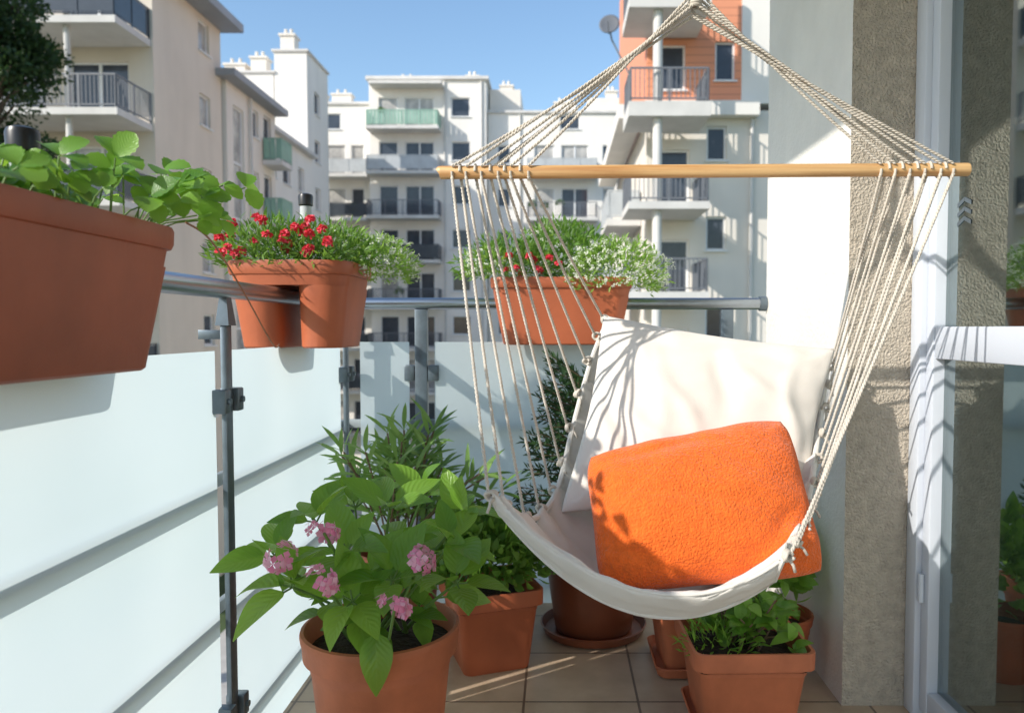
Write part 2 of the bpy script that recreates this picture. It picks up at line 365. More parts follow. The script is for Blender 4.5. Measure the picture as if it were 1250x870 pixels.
for (x0,x1) in ((-.70,-.525),(-.435,.555),(.645,.72)):
    bm=B(); vs=[bm.verts.new(p) for p in ((x0,2.704,-.10),(x1,2.704,-.10),(x1,2.704,.93),(x0,2.704,.93))]; bm.faces.new(vs); add('glass_panel',bm,M['frost'],rl,False)
for z in (.635,.345,.06):
    bm=B(); bevelbox(bm,-.780,-.765,-2,2.74,z-.014,z+.014,.002); add('crossbar',bm,M['bar'],rl)
    bm=B(); bevelbox(bm,-.764,.735,2.735,2.75,z-.015,z+.015,.002); add('crossbar',bm,M['bar'],rl)
for y in (.72,1.68,2.63):
    for z in (.82,.12):
        for s in (-1,1):
            bm=B(); bevelbox(bm,-.755,-.712,y+s*.034-.015,y+s*.034+.015,z-.026,z+.026,.004); tube(bm,[(-.712,y+s*.034,z),(-.706,y+s*.034,z)],.007,10); add('glass_clamp',bm,M['postgrey'],rl)
for x in (-.48,.60):
    for z in (.82,.12):
        for s in (-1,1):
            bm=B(); bevelbox(bm,x+s*.042-.018,x+s*.042+.018,2.684,2.72,z-.028,z+.028,.004); add('glass_clamp',bm,M['postgrey'],rl)
# ------------------------------------------------------------------ hammock chair
hc=empty('hammock_chair',(.25,1.55,.44),'cream cotton hammock chair hanging from ropes and a wooden bar','hammock chair')
rows=[((-.100,1.375,.640),(.14,1.325,.478),(.383,1.33,.535)),
((-.109,1.35,.675),(.15,1.29,.530),(.391,1.30,.585)),
((-.05,1.50,.60),(.2,1.45,.455),(.47,1.45,.60)),
((.0,1.68,.62),(.25,1.66,.47),(.545,1.62,.65)),
((.038,1.78,.75),(.31,1.84,.62),(.60,1.74,.74)),
((.084,1.86,.90),(.36,1.94,.80),(.642,1.82,.845)),
((.127,1.90,1.0),(.39,1.97,.91),(.664,1.86,.915))]
rows=[[V(p) for p in r] for r in rows]
def cr(a,b,c,d,t): return .5*((2*b)+(c-a)*t+(2*a-5*b+4*c-d)*t*t+(3*b-a-3*c+d)*t**3)
def rowat(s):
    i=int(min(max(s,0),len(rows)-1.0001)); t=s-i
    g=lambda k: rows[min(max(k,0),len(rows)-1)]
    return [cr(g(i-1)[j],g(i)[j],g(i+1)[j],g(i+2)[j],t) for j in range(3)]
def fab(s,t):
    L,Mi,Rr=rowat(s); C=2*Mi-(L+Rr)/2
    return L*(1-t)**2+2*t*(1-t)*C+Rr*t*t
bm=B(); NS,NT=100,100; grid=[]
for i in range(NS+1):
    r=[]
    for j in range(NT+1):
        s=i/NS*(len(rows)-1); t=j/NT; p=fab(s,t)
        e=min(t,1-t)
        sc_=.014*math.exp(-e*9)*math.sin(s*11.5)
        gat=.008*math.exp(-(1-t)*7)*math.exp(-((s-1)/1.2)**2)*math.sin(s*26+t*10)
        p=p+V((0,-.4,1))*(sc_+gat+.006*noise.noise(V((s*1.2,t*9,0)))+.005*noise.noise(V((s*5,t*14,3)))+.005*math.exp(-e*5)*math.sin(s*17+e*8))
        r.append(bm.verts.new(p))
    grid.append(r)
for i in range(NS):
    for j in range(NT): bm.faces.new((grid[i][j],grid[i][j+1],grid[i+1][j+1],grid[i+1][j]))
fb=add('seat_fabric',bm,M['fabric'],hc,ang=3)
md=fb.modifiers.new('thick','SOLIDIFY'); md.thickness=.006; md.offset=0
bm=B(); tube(bm,[fab(s*.1,0) for s in range(0,61)],.0065,8); tube(bm,[fab(s*.1,1) for s in range(0,61)],.0065,8); tube(bm,[fab(0,t/40) for t in range(41)],.005,8); tube(bm,[fab(.95,t/40)+V((0,-.003,0)) for t in range(41)],.0035,8)
add('hem',bm,M['fabric'],hc)
BZ=1.292; BY=1.55
bm=B()
tube(bm,[(-.239,BY,BZ-.001),(-.2375,BY,BZ),(-.234,BY,BZ),(.826,BY,BZ+.006),(.8295,BY,BZ+.006),(.831,BY,BZ+.006)],[.010,.0125,.0135,.0135,.0125,.010],20,flat=.8)
add('spreader_bar',bm,M['wood'],hc)
apex=V((.275,1.55,1.66)); NR=10
kb=B()
for k in range(3):
    pts=[(.0085*math.cos(a*.5),.004*(k-1)+.0035*math.sin(a*.9),.0085*math.sin(a*.5)) for a in range(13)]
    tube(kb,pts,.0034,6)
tube(kb,[(0,0,-.004),(.004,-.008,-.016),(.003,-.012,-.028)],.0028,6)
bmesh.ops.recalc_face_normals(kb,faces=kb.faces)
for f in kb.faces: f.smooth=True
kme=bpy.data.meshes.new('knot'); kb.to_mesh(kme); kb.free(); kme.materials.append(M['rope'])
RR=.0033
for side in (0,1):
    for k in range(NR+1):
        q=k/NR
        bx=(-.210+q*.150) if side==0 else (.795-q*.145)
        bx+=U(-.003,.003)
        bz=BZ+(bx+.24)*.006
        s=.95+q*5.0
        e=fab(s,side)
        off=V((-.012 if side==0 else .012,-.004,.008))
        yy=BY+(.011 if k%2 else -.011)
        bm=B(); rope(bm,(bx,yy,bz-.010),e+off,RR,sag=U(.001,.006)); add('rope',bm,M['rope'],hc,ang=2)
        if k%2==0 or k==5:
            bm=B(); rope(bm,(bx,yy,bz+.010),apex+V(((q-.5)*.012,U(-.010,.010),-.004-.055*(1-q))),.0031,sag=U(0,.016)); add('rope',bm,M['rope'],hc,ang=2)
        bm=B(); pts=[(bx,BY+.0125*math.cos(a),bz+.0150*math.sin(a)) for a in [(i-8)*math.pi/8+ (math.pi/2 if k%2 else -math.pi/2) for i in range(4,13)]]; tube(bm,pts,.0028,6); add('rope_loop',bm,M['rope'],hc)
        place('knot',kme,hc,e+off*.6,(U(-.4,.4),U(-.4,.4),U(-1,1)))
bm=B()
for k in range(11): tube(bm,[apex+V((.011*math.cos(a),.011*math.sin(a),-.040+k*.0055)) for a in [i*math.pi/8 for i in range(17)]],.0032,6)
add('rope_binding',bm,M['rope'],hc)
bm=B(); rope(bm,apex+V((0,0,.02)),(.275,1.55,2.56),.008,pitch=.03); add('rope',bm,M['rope'],hc,ang=2)
bm=B(); tube(bm,[V((.275,1.55,2.575))+V((.022*math.cos(a),0,.022*math.sin(a))) for a in [i*math.pi/8 for i in range(17)]],.004,8); tube(bm,[(.275,1.55,2.59),(.275,1.55,2.62)],.006,10)
add('hook',bm,M['postgrey'],hc)
# cushions
def cushion(TL,TR,BR,BL,T,name,mat,label,n=64,wr=.006,wf=7,fuzz=0,pinch=.05,rnd=.1,folds=(),ex=.6):
    TL,TR,BR,BL=[V(p) for p in (TL,TR,BR,BL)]
    nn=(TR-TL).cross(BL-TL).normalized()
    if nn.y>0: nn=-nn
    bm=B()
    for sgn in (1,-1):
        g=[]
        for i in range(n+1):
            r=[]
            for j in range(n+1):
                a=2*j/n-1; b=2*i/n-1
                a2=a*(1-pinch*(1-b*b))*(1-rnd*abs(b)**5); b2=b*(1-pinch*(1-a*a))*(1-rnd*abs(a)**5)
                x=(a2+1)/2; y=(b2+1)/2
                p=TL.lerp(TR,x).lerp(BL.lerp(BR,x),y)
                h=T*((1-abs(a)**2.4)*(1-abs(b)**2.4))**ex
                q=V((a*wf*.5,b*wf*.5,sgn*5+T*100))
                edge=1-max(abs(a),abs(b))
                d=wr*(noise.noise(q)+.4*noise.noise(q*2.3))
                d+=wr*.9*math.exp(-edge*7)*math.sin((a if abs(b)>abs(a) else b)*13+2*noise.noise(q))*min(1,edge*12)
                for (fx,fy,fa,fl_,fh,fw) in folds:
                    ca,sa=math.cos(fa),math.sin(fa); u_=(a-fx)*ca+(b-fy)*sa; v_=-(a-fx)*sa+(b-fy)*ca+.05*math.sin(u_*5)
                    d+=fh*math.exp(-(v_/fw)**2-(u_/fl_)**2)*min(1,edge*8)
                if fuzz: d+=fuzz*noise.noise(V((a*60,b*60,sgn)))
                if i in(0,n) or j in(0,n): d=0;h=0
                r.append(bm.verts.new(p+nn*sgn*(h+d)))
            g.append(r)
        for i in range(n):
            for j in range(n): bm.faces.new((g[i][j],g[i][j+1],g[i+1][j+1],g[i+1][j]))
    bmesh.ops.remove_doubles(bm,verts=bm.verts,dist=.0001)
    c=(TL+TR+BR+BL)/4
    ob=add(name,bm,mat,None,ang=3,origin=c); top(ob,label,'cushion'); return ob
wfold=[(-.5,-.3,1.3,.5,.009,.09),(-.25,-.1,1.15,.6,.008,.08),(.1,-.35,1.5,.4,-.008,.10),(.45,-.3,.9,.4,.008,.09),(-.7,.2,1.2,.5,-.008,.07),(.75,0,1.45,.6,.008,.07),(0,-.75,.05,.8,-.007,.09),(-.4,.3,.9,.4,.006,.07)]
wc=cushion((.108,1.845,1.015),(.665,1.805,.930),(.555,1.655,.60),(.0,1.63,.575),.046,'white_cushion',M['cushion'],'cream cotton cushion leaning on the hammock chair back',120,.004,4,0,.07,.02,wfold)
ofold=[(-.3,-.75,.1,.5,-.006,.08),(.6,.5,-.7,.4,-.007,.08),(-.7,.6,.8,.4,-.007,.08),(.1,.1,.5,.5,-.005,.15)]
oc=cushion((.050,1.542,.724),(.484,1.595,.800),(.522,1.425,.508),(.074,1.380,.488),.078,'orange_cushion',M['orange'],'orange terry cushion resting in the hammock chair',120,.006,4,.0026,.035,.085,ofold,.5)
# ------------------------------------------------------------------ pots
def roundpot(parent,c,rb,rt,h,mat,z0=0,name='pot',rim=True):
    bm=B(); hr=h*.17
    pr=[(rb*.96,0),(rb,.008),(rb+(rt*.90-rb)*.5,(h-hr)*.5),(rt*.87,h-hr-.03),(rt*.885,h-hr-.022),(rt*.885,h-hr-.014),(rt*.88,h-hr),(rt*.90,h-hr+.003),(rt*.975,h-hr+.006),(rt*.985,h-hr*.45),(rt,h-hr*.3),(rt*1.01,h-hr*.12),(rt*1.0,h),(rt*.96,h+.002),(rt*.93,h-.006),(rt*.90,h-.05)]
    loft(bm,[circ(c,r,z0+z) for r,z in pr]); o=add(name,bm,mat,parent,ang=.5)
    bm=B(); loft(bm,[circ(c,rt*.905,z0+h-.045),circ(c,rt*.5,z0+h-.03),circ(c,.01,z0+h-.025)],cb=False,ct=True); add('soil',bm,M['soil'],parent)
def squarepot(parent,c,w,d,h,mat,z0=0,ang=0,tap=.75,name='pot'):
    bm=B()
    pr=[(tap*.98,0),(tap,.006),(.90,h*.80),(.905,h*.81),(1.0,h*.815),(1.005,h*.97),(1.0,h),(.95,h),(.93,h-.008),(.90,h-.06)]
    loft(bm,[rrect(0,0,w*s,d*s,z,.025) for s,z in pr])
    Mx=Matrix.Translation((c[0],c[1],z0))@Matrix.Rotation(ang,4,'Z'); bmesh.ops.transform(bm,matrix=Mx,verts=bm.verts)
    add(name,bm,mat,parent,ang=.5)
    bm=B(); loft(bm,[rrect(0,0,w*.91,d*.91,h-.05,.02),rrect(0,0,w*.4,d*.4,h-.035,.02)],cb=False,ct=True)
    bmesh.ops.transform(bm,matrix=Mx,verts=bm.verts); add('soil',bm,M['soil'],parent)
def saucer(parent,c,r,mat,sq=False,z0=0):
    bm=B(); f=(lambda s,z:rrect(c[0],c[1],2*r*s,2*r*s,z,.03)) if sq else (lambda s,z:circ(c,r*s,z))
    loft(bm,[f(.85,z0),f(.93,z0+.004),f(1,z0+.03),f(.97,z0+.032),f(.9,z0+.010),f(.2,z0+.008)],ct=True); add('saucer',bm,mat,parent,ang=.5)
def saddle(parent,cx,cy,L,Wd,z0,z1,along,mat,rad=.06):
    H=z1-z0; zs=H*.72; gap=.046
    k=lambda z:.80+.15*z/(H*.84)
    Mx=Matrix.Translation((cx,cy,z0))@Matrix.Rotation(math.radians(90 if along=='y' else 0),4,'Z')
    bm=B()
    for sg in (-1,1):
        rg=[]
        for z in (0,.004,zs*.5,zs):
            w=Wd*k(z); sh=.004 if z==0 else 0; y1=w/2-sh; y0=gap/2+sh
            rg.append(rrect(0,sg*(y0+y1)/2,L*(k(z)+.03)-2*sh,y1-y0,z,rad*.8))
        loft(bm,rg,True,False)
    rr=lambda s1,s2,z:rrect(0,0,L*s1,Wd*s2,z,rad)
    loft(bm,[rr(k(zs)+.03,k(zs),zs),rr(k(H*.84)+.03,k(H*.84),H*.84),rr(.998,.985,H*.845),rr(1.01,1.005,H*.88),rr(1.012,1.012,H*.975),rr(1.003,1.0,H),rr(.968,.945,H),rr(.955,.92,H*.82)],True,False)
    bmesh.ops.transform(bm,matrix=Mx,verts=bm.verts); add('pot',bm,mat,parent,ang=.5)
    bm=B(); loft(bm,[rrect(0,0,L*.953,Wd*.918,H*.9,rad),rrect(0,0,L*.4,Wd*.4,H*.94,.03)],False,True)
    bmesh.ops.transform(bm,matrix=Mx,verts=bm.verts); add('soil',bm,M['soil'],parent)
# hydrangea
C=V((-.375,1.60,0))
hp=empty('potted_hydrangea',C,'pink hydrangea with broad leaves in a round terracotta pot','potted plant')
roundpot(hp,C,.115,.165,.350,M['terra2'])
bs=B(); bl=B()
tips=[(-.58,1.55,.51),(-.52,1.63,.56),(-.51,1.45,.48),(-.42,1.50,.53),(-.36,1.62,.59),(-.32,1.46,.49),(-.22,1.56,.53),(-.21,1.68,.56),(-.31,1.74,.59),(-.46,1.72,.57),(-.20,1.50,.47),(-.39,1.43,.46)]
for T in tips:
    T=V(T); b0=C+V((U(-.05,.05),U(-.05,.05),.31)); mid=b0.lerp(T,.5)+V((0,0,.02))
    pts=[(b0*(1-t)**2+mid*2*t*(1-t)+T*t*t) for t in [i/6 for i in range(7)]]
    tube(bs,pts,[.005-.0004*i for i in range(7)],6)
    ax=(T-b0).normalized()
    for lv in range(3):
        p=pts[6-lv*2] if lv else T
        a0=U(0,3.14)+lv*1.57; nl=5 if lv==0 else 2
        for q in range(nl):
            a=a0+q*2*math.pi/nl+U(-.3,.3); s,u=frame_of(ax); od=(s*math.cos(a)+u*math.sin(a)+ax*(.5 if lv==0 else .3)+V((0,0,.22))).normalized()
            L=U(.078,.120)*(1 if lv<2 else .8); pp=p+od*.018
            tube(bs,[p,p+od*.022],.0020,5)
            leaf(bl,pp,od,V((U(-.3,.3),U(-.5,.1)-.2,1)),L,L*U(.50,.62),8,U(.1,.45),U(.2,.45),'o')
leaf(bl,(-.345,1.43,.40),V((.08,-.35,-.45)),V((.1,-.35,.8)),.11,.062,8,.5,.25,'o')
add('stem',bs,M['stem'],hp); add('foliage',bl,M['hyd'],hp,recalc=False,ang=2)
fm=B()
for i in range(20):
    d=rdir(-.05); floret(fm,V((d.x*.034,d.y*.034,d.z*.018))*U(.6,1.1),(d+rdir()*.35).normalized(),U(.011,.0165),4,.12)
me=bpy.data.meshes.new('flower_head'); fm.to_mesh(me); fm.free(); me.materials.append(M['pink'])
for (x,y,z) in ((-.525,1.42,.545),(-.425,1.36,.520),(-.290,1.34,.480),(-.262,1.44,.535),(-.445,1.44,.588)):
    place('flower_head',me,hp,(x,y,z),(.75,U(-.3,.3),U(0,3)))
    bm=B(); tube(bm,[(x,y,z),(x*.6-.375*.4,y*.6+1.6*.4,z-.1)],.003,6); add('flower_stem',bm,M['stem'],hp)
# strawberry planter
sp=empty('strawberry_planter',(-.74,.96,.914),'terracotta planter box (shade in its colour) on the handrail full of strawberry plants','planter','planters hung on the railing')
saddle(sp,-.74,.96,.60,.25,.914,1.14,'y',M['terrashade'],.045)
bs=B(); bl=B()
cr_=[]
for i in range(125):
    y=U(.60,1.26); x=U(-.86,-.61)
    b0=V((min(max(x,-.83),-.65),min(max(y,.68),1.23),1.13)); zt=.98+.21*(y+.06)
    T=V((x+U(-.02,.02),y+U(-.02,.02),max(1.130,1.142+(zt-1.142)*U(.0,1.0)))); cr_.append((b0,T))
for (x,y,z) in ((-.60,1.38,1.235),(-.63,1.34,1.21),(-.61,1.30,1.17),(-.62,1.33,1.24),(-.59,1.27,1.16),(-.59,1.34,1.17),(-.66,1.30,1.24),(-.62,1.26,1.22),(-.60,1.15,1.17),(-.58,1.43,1.24),(-.60,1.22,1.185),(-.60,1.30,1.20)):
    cr_.append((V((-.68,min(y,1.22),1.12)),V((x,y,z))))
for b0,T in cr_:
    mid=b0.lerp(T,.5)+V((0,0,.010)); tube(bs,[b0,mid,T],.0013,5)
    ax=V((T.x-b0.x+U(-.03,.03),T.y-b0.y+U(-.03,.03),U(-.01,.03))).normalized(); L=U(.028,.046)
    upv=V((.35+U(-.6,.6),-.65+U(-.6,.6),.8)); s=ax.cross(upv).normalized()
    for ang in (-1.2,0,1.2):
        dd=(ax*math.cos(ang)+s*math.sin(ang)); dd=(dd+rdir()*.2).normalized()
        leaf(bl,T+dd*.003,dd,upv,L,L*.84,10,U(.05,.45),U(.15,.4),'s')
o=add('stem',bs,M['stem'],sp); o['kind']='stuff'
add('foliage',bl,M['straw'],sp,recalc=False,ang=2)
bm=B(); P=[V(p) for p in ((-.60,1.24,1.15),(-.60,1.33,1.13),(-.60,1.46,1.05),(-.595,1.55,.975),(-.60,1.62,.94),(-.605,1.66,.945))]
pts=[]
for i in range(len(P)-1):
    for t in range(6): pts.append(cr(P[max(i-1,0)],P[i],P[i+1],P[min(i+2,len(P)-1)],t/6))
tube(bm,pts,.0017,6); add('runner',bm,M['runner'],sp)
def carn():
    fm=B()
    for i in range(22):
        d=rdir(.15); floret(fm,V((d.x*.008,d.y*.008,d.z*.007)),d,U(.007,.012),3,.4)
    me=bpy.data.meshes.new('flower_head'); fm.to_mesh(me); fm.free(); me.materials.append(M['red']); return me
RED=carn()
def alyssum(parent,c,rad,nl,nf):
    bl=B(); mound(bl,c,rad,nl,.022,.006,'l',-.35)
    add('foliage',bl,M['alyl'],parent,recalc=False,ang=2)
    bf=B()
    for i in range(nf):
        d=rdir(-.3); k=1+.22*noise.noise(V((d.x*2.5,d.y*2.5,d.z*2.5+c[0]*9)))+.12*noise.noise(V((d.x*7,d.y*7,d.z*7+c[0]*9)))+U(-.06,.10)
        p=V(c)+V((d.x*rad[0]*k,d.y*rad[1]*k,d.z*rad[2]*k))
        for q in range(6):
            floret(bf,jig(p,.006),(d+rdir()*.6).normalized(),.0030,4,.1)
    o=add('white_blossom',bf,M['white'],parent,recalc=False,ang=2); o['kind']='stuff'
def planterplants(parent,boxes,reds,aly):
    bl=B()
    for (c,rad,n,L,Wd) in boxes: mound(bl,c,rad,n,L,Wd,'l',-.15,.3,2,.3)
    add('foliage',bl,M['small'],parent,recalc=False,ang=2)
    for p in reds: place('flower_head',RED,parent,p,(U(-.2,1.0),U(-.6,.6),U(0,6)))
    for a in aly: alyssum(parent,*a)
p2=empty('flower_planter',(-.71,2.14,.926),'terracotta saddle planter with red carnations and white alyssum','planter','planters hung on the railing')
saddle(p2,-.71,2.14,.32,.33,.926,1.156,'y',M['terra'],.07)
reds=[(U(-.88,-.58),U(1.94,2.04),U(1.17,1.265)) for i in range(26)]
planterplants(p2,[((-.79,2.12,1.16),(.15,.17,.115),1400,.03,.006),((-.66,2.14,1.16),(.16,.18,.11),1200,.028,.006)],reds,[((-.545,2.24,1.15),(.135,.14,.10),1500,340),((-.62,2.20,1.20),(.10,.12,.06),500,70)])
p3=empty('flower_planter',(0.02,2.70,.922),'terracotta saddle planter with white alyssum and sparse red flowers','planter','planters hung on the railing')
saddle(p3,.015,2.70,.48,.30,.922,1.15,'x',M['terra'],.06)
reds=[(U(-.17,.05),U(2.50,2.58),U(1.15,1.22)) for i in range(10)]
planterplants(p3,[((-.15,2.66,1.17),(.20,.15,.12),1500,.03,.007),((.03,2.68,1.22),(.16,.12,.13),1000,.03,.008)],reds,[((.20,2.60,1.15),(.17,.15,.13),2200,520),((-.02,2.74,1.27),(.12,.09,.08),600,110),((-.22,2.58,1.18),(.09,.08,.07),500,60)])
for (x,y,zt,lb) in ((-.735,1.06,1.252,'black solar garden light standing in the strawberry planter'),(-.72,2.2,1.36,'black solar garden light standing among the red flowers')):
    e=empty('garden_light',(x,y,1.12),lb,'garden light','solar lights in the planters')
    bm=B(); loft(bm,[circ((x,y),r,z,24) for r,z in ((.018,zt-.032),(.0200,zt-.030),(.0210,zt-.006),(.019,zt),(.012,zt+.003))],True,True); add('cap',bm,M['black'],e,ang=.5)
    bm=B(); tube(bm,[(x,y,zt-.07),(x,y,zt-.033)],.016,20); add('lamp_shade',bm,M['raillight'],e)
    bm=B(); tube(bm,[(x,y,1.08),(x,y,zt-.071)],.005,10); add('stake',bm,M['black'],e)
# oleander
oc_=V((-.50,2.40,0)); op=empty('potted_oleander',oc_,'oleander shrub with narrow leaves in a terracotta pot in the corner','potted plant')
roundpot(op,oc_,.10,.14,.28,M['terra'])
bs=B(); bl=B()
for i in range(24):
    a=U(0,6.28); rr=U(.03,.30); T=oc_+V((rr*math.cos(a)+.04,rr*.6*math.sin(a)-.08,U(.56,.71)-rr*.30)); T.x=max(T.x,-.69); b0=oc_+V((U(-.04,.04),U(-.04,.04),.24)); mid=b0.lerp(T,.5)+V((0,0,.05))
    pts=[(b0*(1-t)**2+mid*2*t*(1-t)+T*t*t) for t in [k/8 for k in range(9)]]
    tube(bs,pts,.003,5)
    for k in range(3,9):
        p=pts[k]; ax=(pts[k]-pts[k-1]).normalized(); s,u=frame_of(ax); a0=U(0,3)
        for q in range(3):
            an=a0+q*2.09; d=(s*math.cos(an)+u*math.sin(an)+ax*(.8 if k<8 else 1.4)+V((0,0,.3))).normalized(); L=U(.075,.12)
            leaf(bl,p,d,V((0,-.5,1)),L,.0145,5,U(.1,.45),.2,'l')
add('stem',bs,M['woodstem'],op); add('foliage',bl,M['olea'],op,recalc=False,ang=2)
hb=V((-.20,2.22,0)); he=empty('potted_herb',hb,'bushy green herb in a square terracotta pot','potted plant')
squarepot(he,hb,.26,.26,.235,M['terra'],0,.35)
bl=B(); mound(bl,(-.20,2.20,.28),(.18,.16,.17),1500,.034,.018,'o',-.1,.3,4,.3); add('foliage',bl,M['small'],he,recalc=False,ang=2)
# conifer
cc=V((.118,2.44,0)); ce=empty('potted_conifer',cc,'dark conifer shrub in a brown round pot on a saucer','potted plant')
saucer(ce,cc,.172,M['brownpot']); roundpot(ce,cc,.125,.17,.25,M['brownpot'],.012)
bs=B(); bl=B()
tube(bs,[cc+V((0,0,.2)),cc+V((-.01,0,.55)),cc+V((-.02,0,.86))],[.009,.006,.002],6)
for i in range(210):
    z=U(.27,.86); rr=.26*(1-(z-.22)/.95)+.03; a=U(0,6.28); p0=cc+V((-.03,0,z-.04)); T=p0+V((rr*math.cos(a),rr*math.sin(a),U(.0,.08)))
    tube(bs,[p0,T],.0015,4)
    for k in range(30):
        t=.15+.85*k/29; p=p0.lerp(T,t); d=((T-p0).normalized()+rdir()*.9).normalized(); leaf(bl,p,d,rdir(),.034,.0075,2,.1,.1,'l')
add('stem',bs,M['woodstem'],ce); add('foliage',bl,M['conif'],ce,recalc=False,ang=2)
# square pot by the wall
sq=V((.455,1.86,0)); se=empty('potted_shrub',sq,'leafy green shrub in a square terracotta pot by the wall','potted plant')
saucer(se,sq,.13,M['terra2'],True); squarepot(se,sq,.285,.285,.22,M['terra2'],.01,.03,.74)
bl=B(); bs=B()
for i in range(34):
    a=U(0,6.28); rr=U(.02,.12); T=sq+V((rr*math.cos(a)+.03,rr*math.sin(a),U(.24,.34))); b0=sq+V((U(-.05,.05),U(-.05,.05),.17)); tube(bs,[b0,b0.lerp(T,.5)+V((0,0,.02)),T],.0022,5)
    for q in range(5):
        d=rdir(-.2); leaf(bl,T+V((0,0,-.02*q*.5)),d,V((0,-.4,1)),U(.04,.06),U(.025,.035),6,.4,.25,'o')
mound(bl,(sq.x-.06,sq.y-.03,.20),(.10,.08,.06),220,.03,.006,'l',0)
add('stem',bs,M['woodstem'],se); add('foliage',bl,M['hyd'],se,recalc=False,ang=2)
s2=V((.40,2.20,0)); s2e=empty('potted_shrub',s2,'small terracotta pot on a saucer behind the square pot','potted plant')
saucer(s2e,s2,.125,M['terra2'],True); squarepot(s2e,s2,.26,.26,.22,M['terra2'],.01,.05,.74)
bl=B(); mound(bl,(s2.x+.02,s2.y,.26),(.13,.12,.12),350,.04,.022,'o',-.1,.3,4,.3); add('foliage',bl,M['small'],s2e,recalc=False,ang=2)
s3=V((.62,2.12,0)); s3e=empty('potted_vine',s3,'climbing green plant in a small pot against the wall','potted plant')
roundpot(s3e,s3,.07,.10,.18,M['terra'])
bl=B(); mound(bl,(s3.x,s3.y,.31),(.07,.09,.17),240,.05,.03,'o',-.6,.3,5,.2); add('foliage',bl,M['hyd'],s3e,recalc=False,ang=2)
# ------------------------------------------------------------------ buildings
def facade(bm,o,d,n,Wd,z0,z1,ops,mi=0,rev=.16):
    o=V(o); d=V(d); n=V(n); cache={}
    def P(a,b,dep=0):
        k=(round(a,3),round(b,3),round(dep,3))
        if k not in cache: cache[k]=bm.verts.new(o+d*a+V((0,0,b-o.z))-n*dep)
        return cache[k]
    xs=sorted({0,Wd,*[round(v,3) for q in ops for v in q[:2]]}); zs=sorted({z0,z1,*[round(v,3) for q in ops for v in q[2:4]]})
    for a0,a1 in zip(xs,xs[1:]):
        for b0,b1 in zip(zs,zs[1:]):
            ca,cb=(a0+a1)/2,(b0+b1)/2
            if any(q[0]<ca<q[1] and q[2]<cb<q[3] for q in ops): continue
            f=bm.faces.new((P(a0,b0),P(a1,b0),P(a1,b1),P(a0,b1))); f.material_index=mi
    for q in ops:
        c=[(q[0],q[2]),(q[1],q[2]),(q[1],q[3]),(q[0],q[3])]
        c=[(round(a,3),round(b,3)) for a,b in c]
        for (a,b),(a2,b2) in zip(c,c[1:]+c[:1]):
            f=bm.faces.new((P(a,b),P(a2,b2),P(a2,b2,rev),P(a,b,rev))); f.material_index=mi
WM={}
def window(parent,pos,rot,w_,h_,curt):
    k=(round(w_,2),round(h_,2),curt)
    if k not in WM:
        bm=B(); box(bm,-w_/2,w_/2,0,.02,0,h_)
        m1=bpy.data.meshes.new('window'); bm.to_mesh(m1); bm.free(); m1.materials.append(M['wincurt'] if curt else M['winglass'])
        bm=B(); t=.07
        box(bm,-w_/2,w_/2,-.05,-.002,0,t); box(bm,-w_/2,w_/2,-.05,-.002,h_-t,h_)
        box(bm,-w_/2,-w_/2+t,-.05,-.002,t,h_-t); box(bm,w_/2-t,w_/2,-.05,-.002,t,h_-t)
        if h_<1.6: box(bm,-w_/2-.06,w_/2+.06,-.24,-.155,-.05,-.002)
        nm=max(0,round(w_/.95)-1)
        for i in range(nm):
            x=-w_/2+w_*(i+1)/(nm+1); box(bm,x-.05,x+.05,-.05,-.002,t,h_-t)
        nv=int(h_/2.4)
        for i in range(nv):
            z=h_*(i+1)/(nv+1); box(bm,-w_/2+t,w_/2-t,-.048,-.003,z-.04,z+.04)
        m2=bpy.data.meshes.new('frame'); bm.to_mesh(m2); bm.free(); m2.materials.append(M['winfr'])
        WM[k]=(m1,m2)
    m1,m2=WM[k]
    o=place('window',m1,parent,tuple(pos),(0,0,rot))
    f=bpy.data.objects.new('frame',m2); col.objects.link(f); f.parent=o
def bld(label,x0,x1,y0,y1,z1,mat,front=(),right=(),left=(),z0=-9,roof=None,capm=None,name='apartment_building'):
    e=empty(name,((x0+x1)/2,(y0+y1)/2,z0),label,'apartment building')
    bm=B()
    facade(bm,(x0,y0,z0),(1,0,0),(0,-1,0),x1-x0,z0,z1,[(a-x0,b-x0,c,d) for a,b,c,d in front])
    facade(bm,(x1,y0,z0),(0,1,0),(1,0,0),y1-y0,z0,z1,[(a-y0,b-y0,c,d) for a,b,c,d in right])
    facade(bm,(x0,y1,z0),(0,-1,0),(-1,0,0),y1-y0,z0,z1,[(y1-b,y1-a,c,d) for a,b,c,d in left])
    facade(bm,(x1,y1,z0),(-1,0,0),(0,1,0),x1-x0,z0,z1,[])
    bm.faces.new([bm.verts.new(p) for p in ((x0,y0,z1),(x1,y0,z1),(x1,y1,z1),(x0,y1,z1))])
    add('wall',bm,mat,e,False,recalc=False)
    for a,b,c,d in front: window(e,((a+b)/2,y0+.15,c),0,b-a,d-c,R()<.4)
    for a,b,c,d in right: window(e,(x1-.15,(a+b)/2,c),math.pi/2,b-a,d-c,R()<.3)
    for a,b,c,d in left: window(e,(x0+.15,(a+b)/2,c),-math.pi/2,b-a,d-c,R()<.3)
    if roof:
        ov,th=roof; bm=B(); box(bm,x0-ov,x1+ov,y0-ov,y1+ov*.3,z1+.003,z1+th); add('roof',bm,capm or M['roofdark'],e,False)
    return e
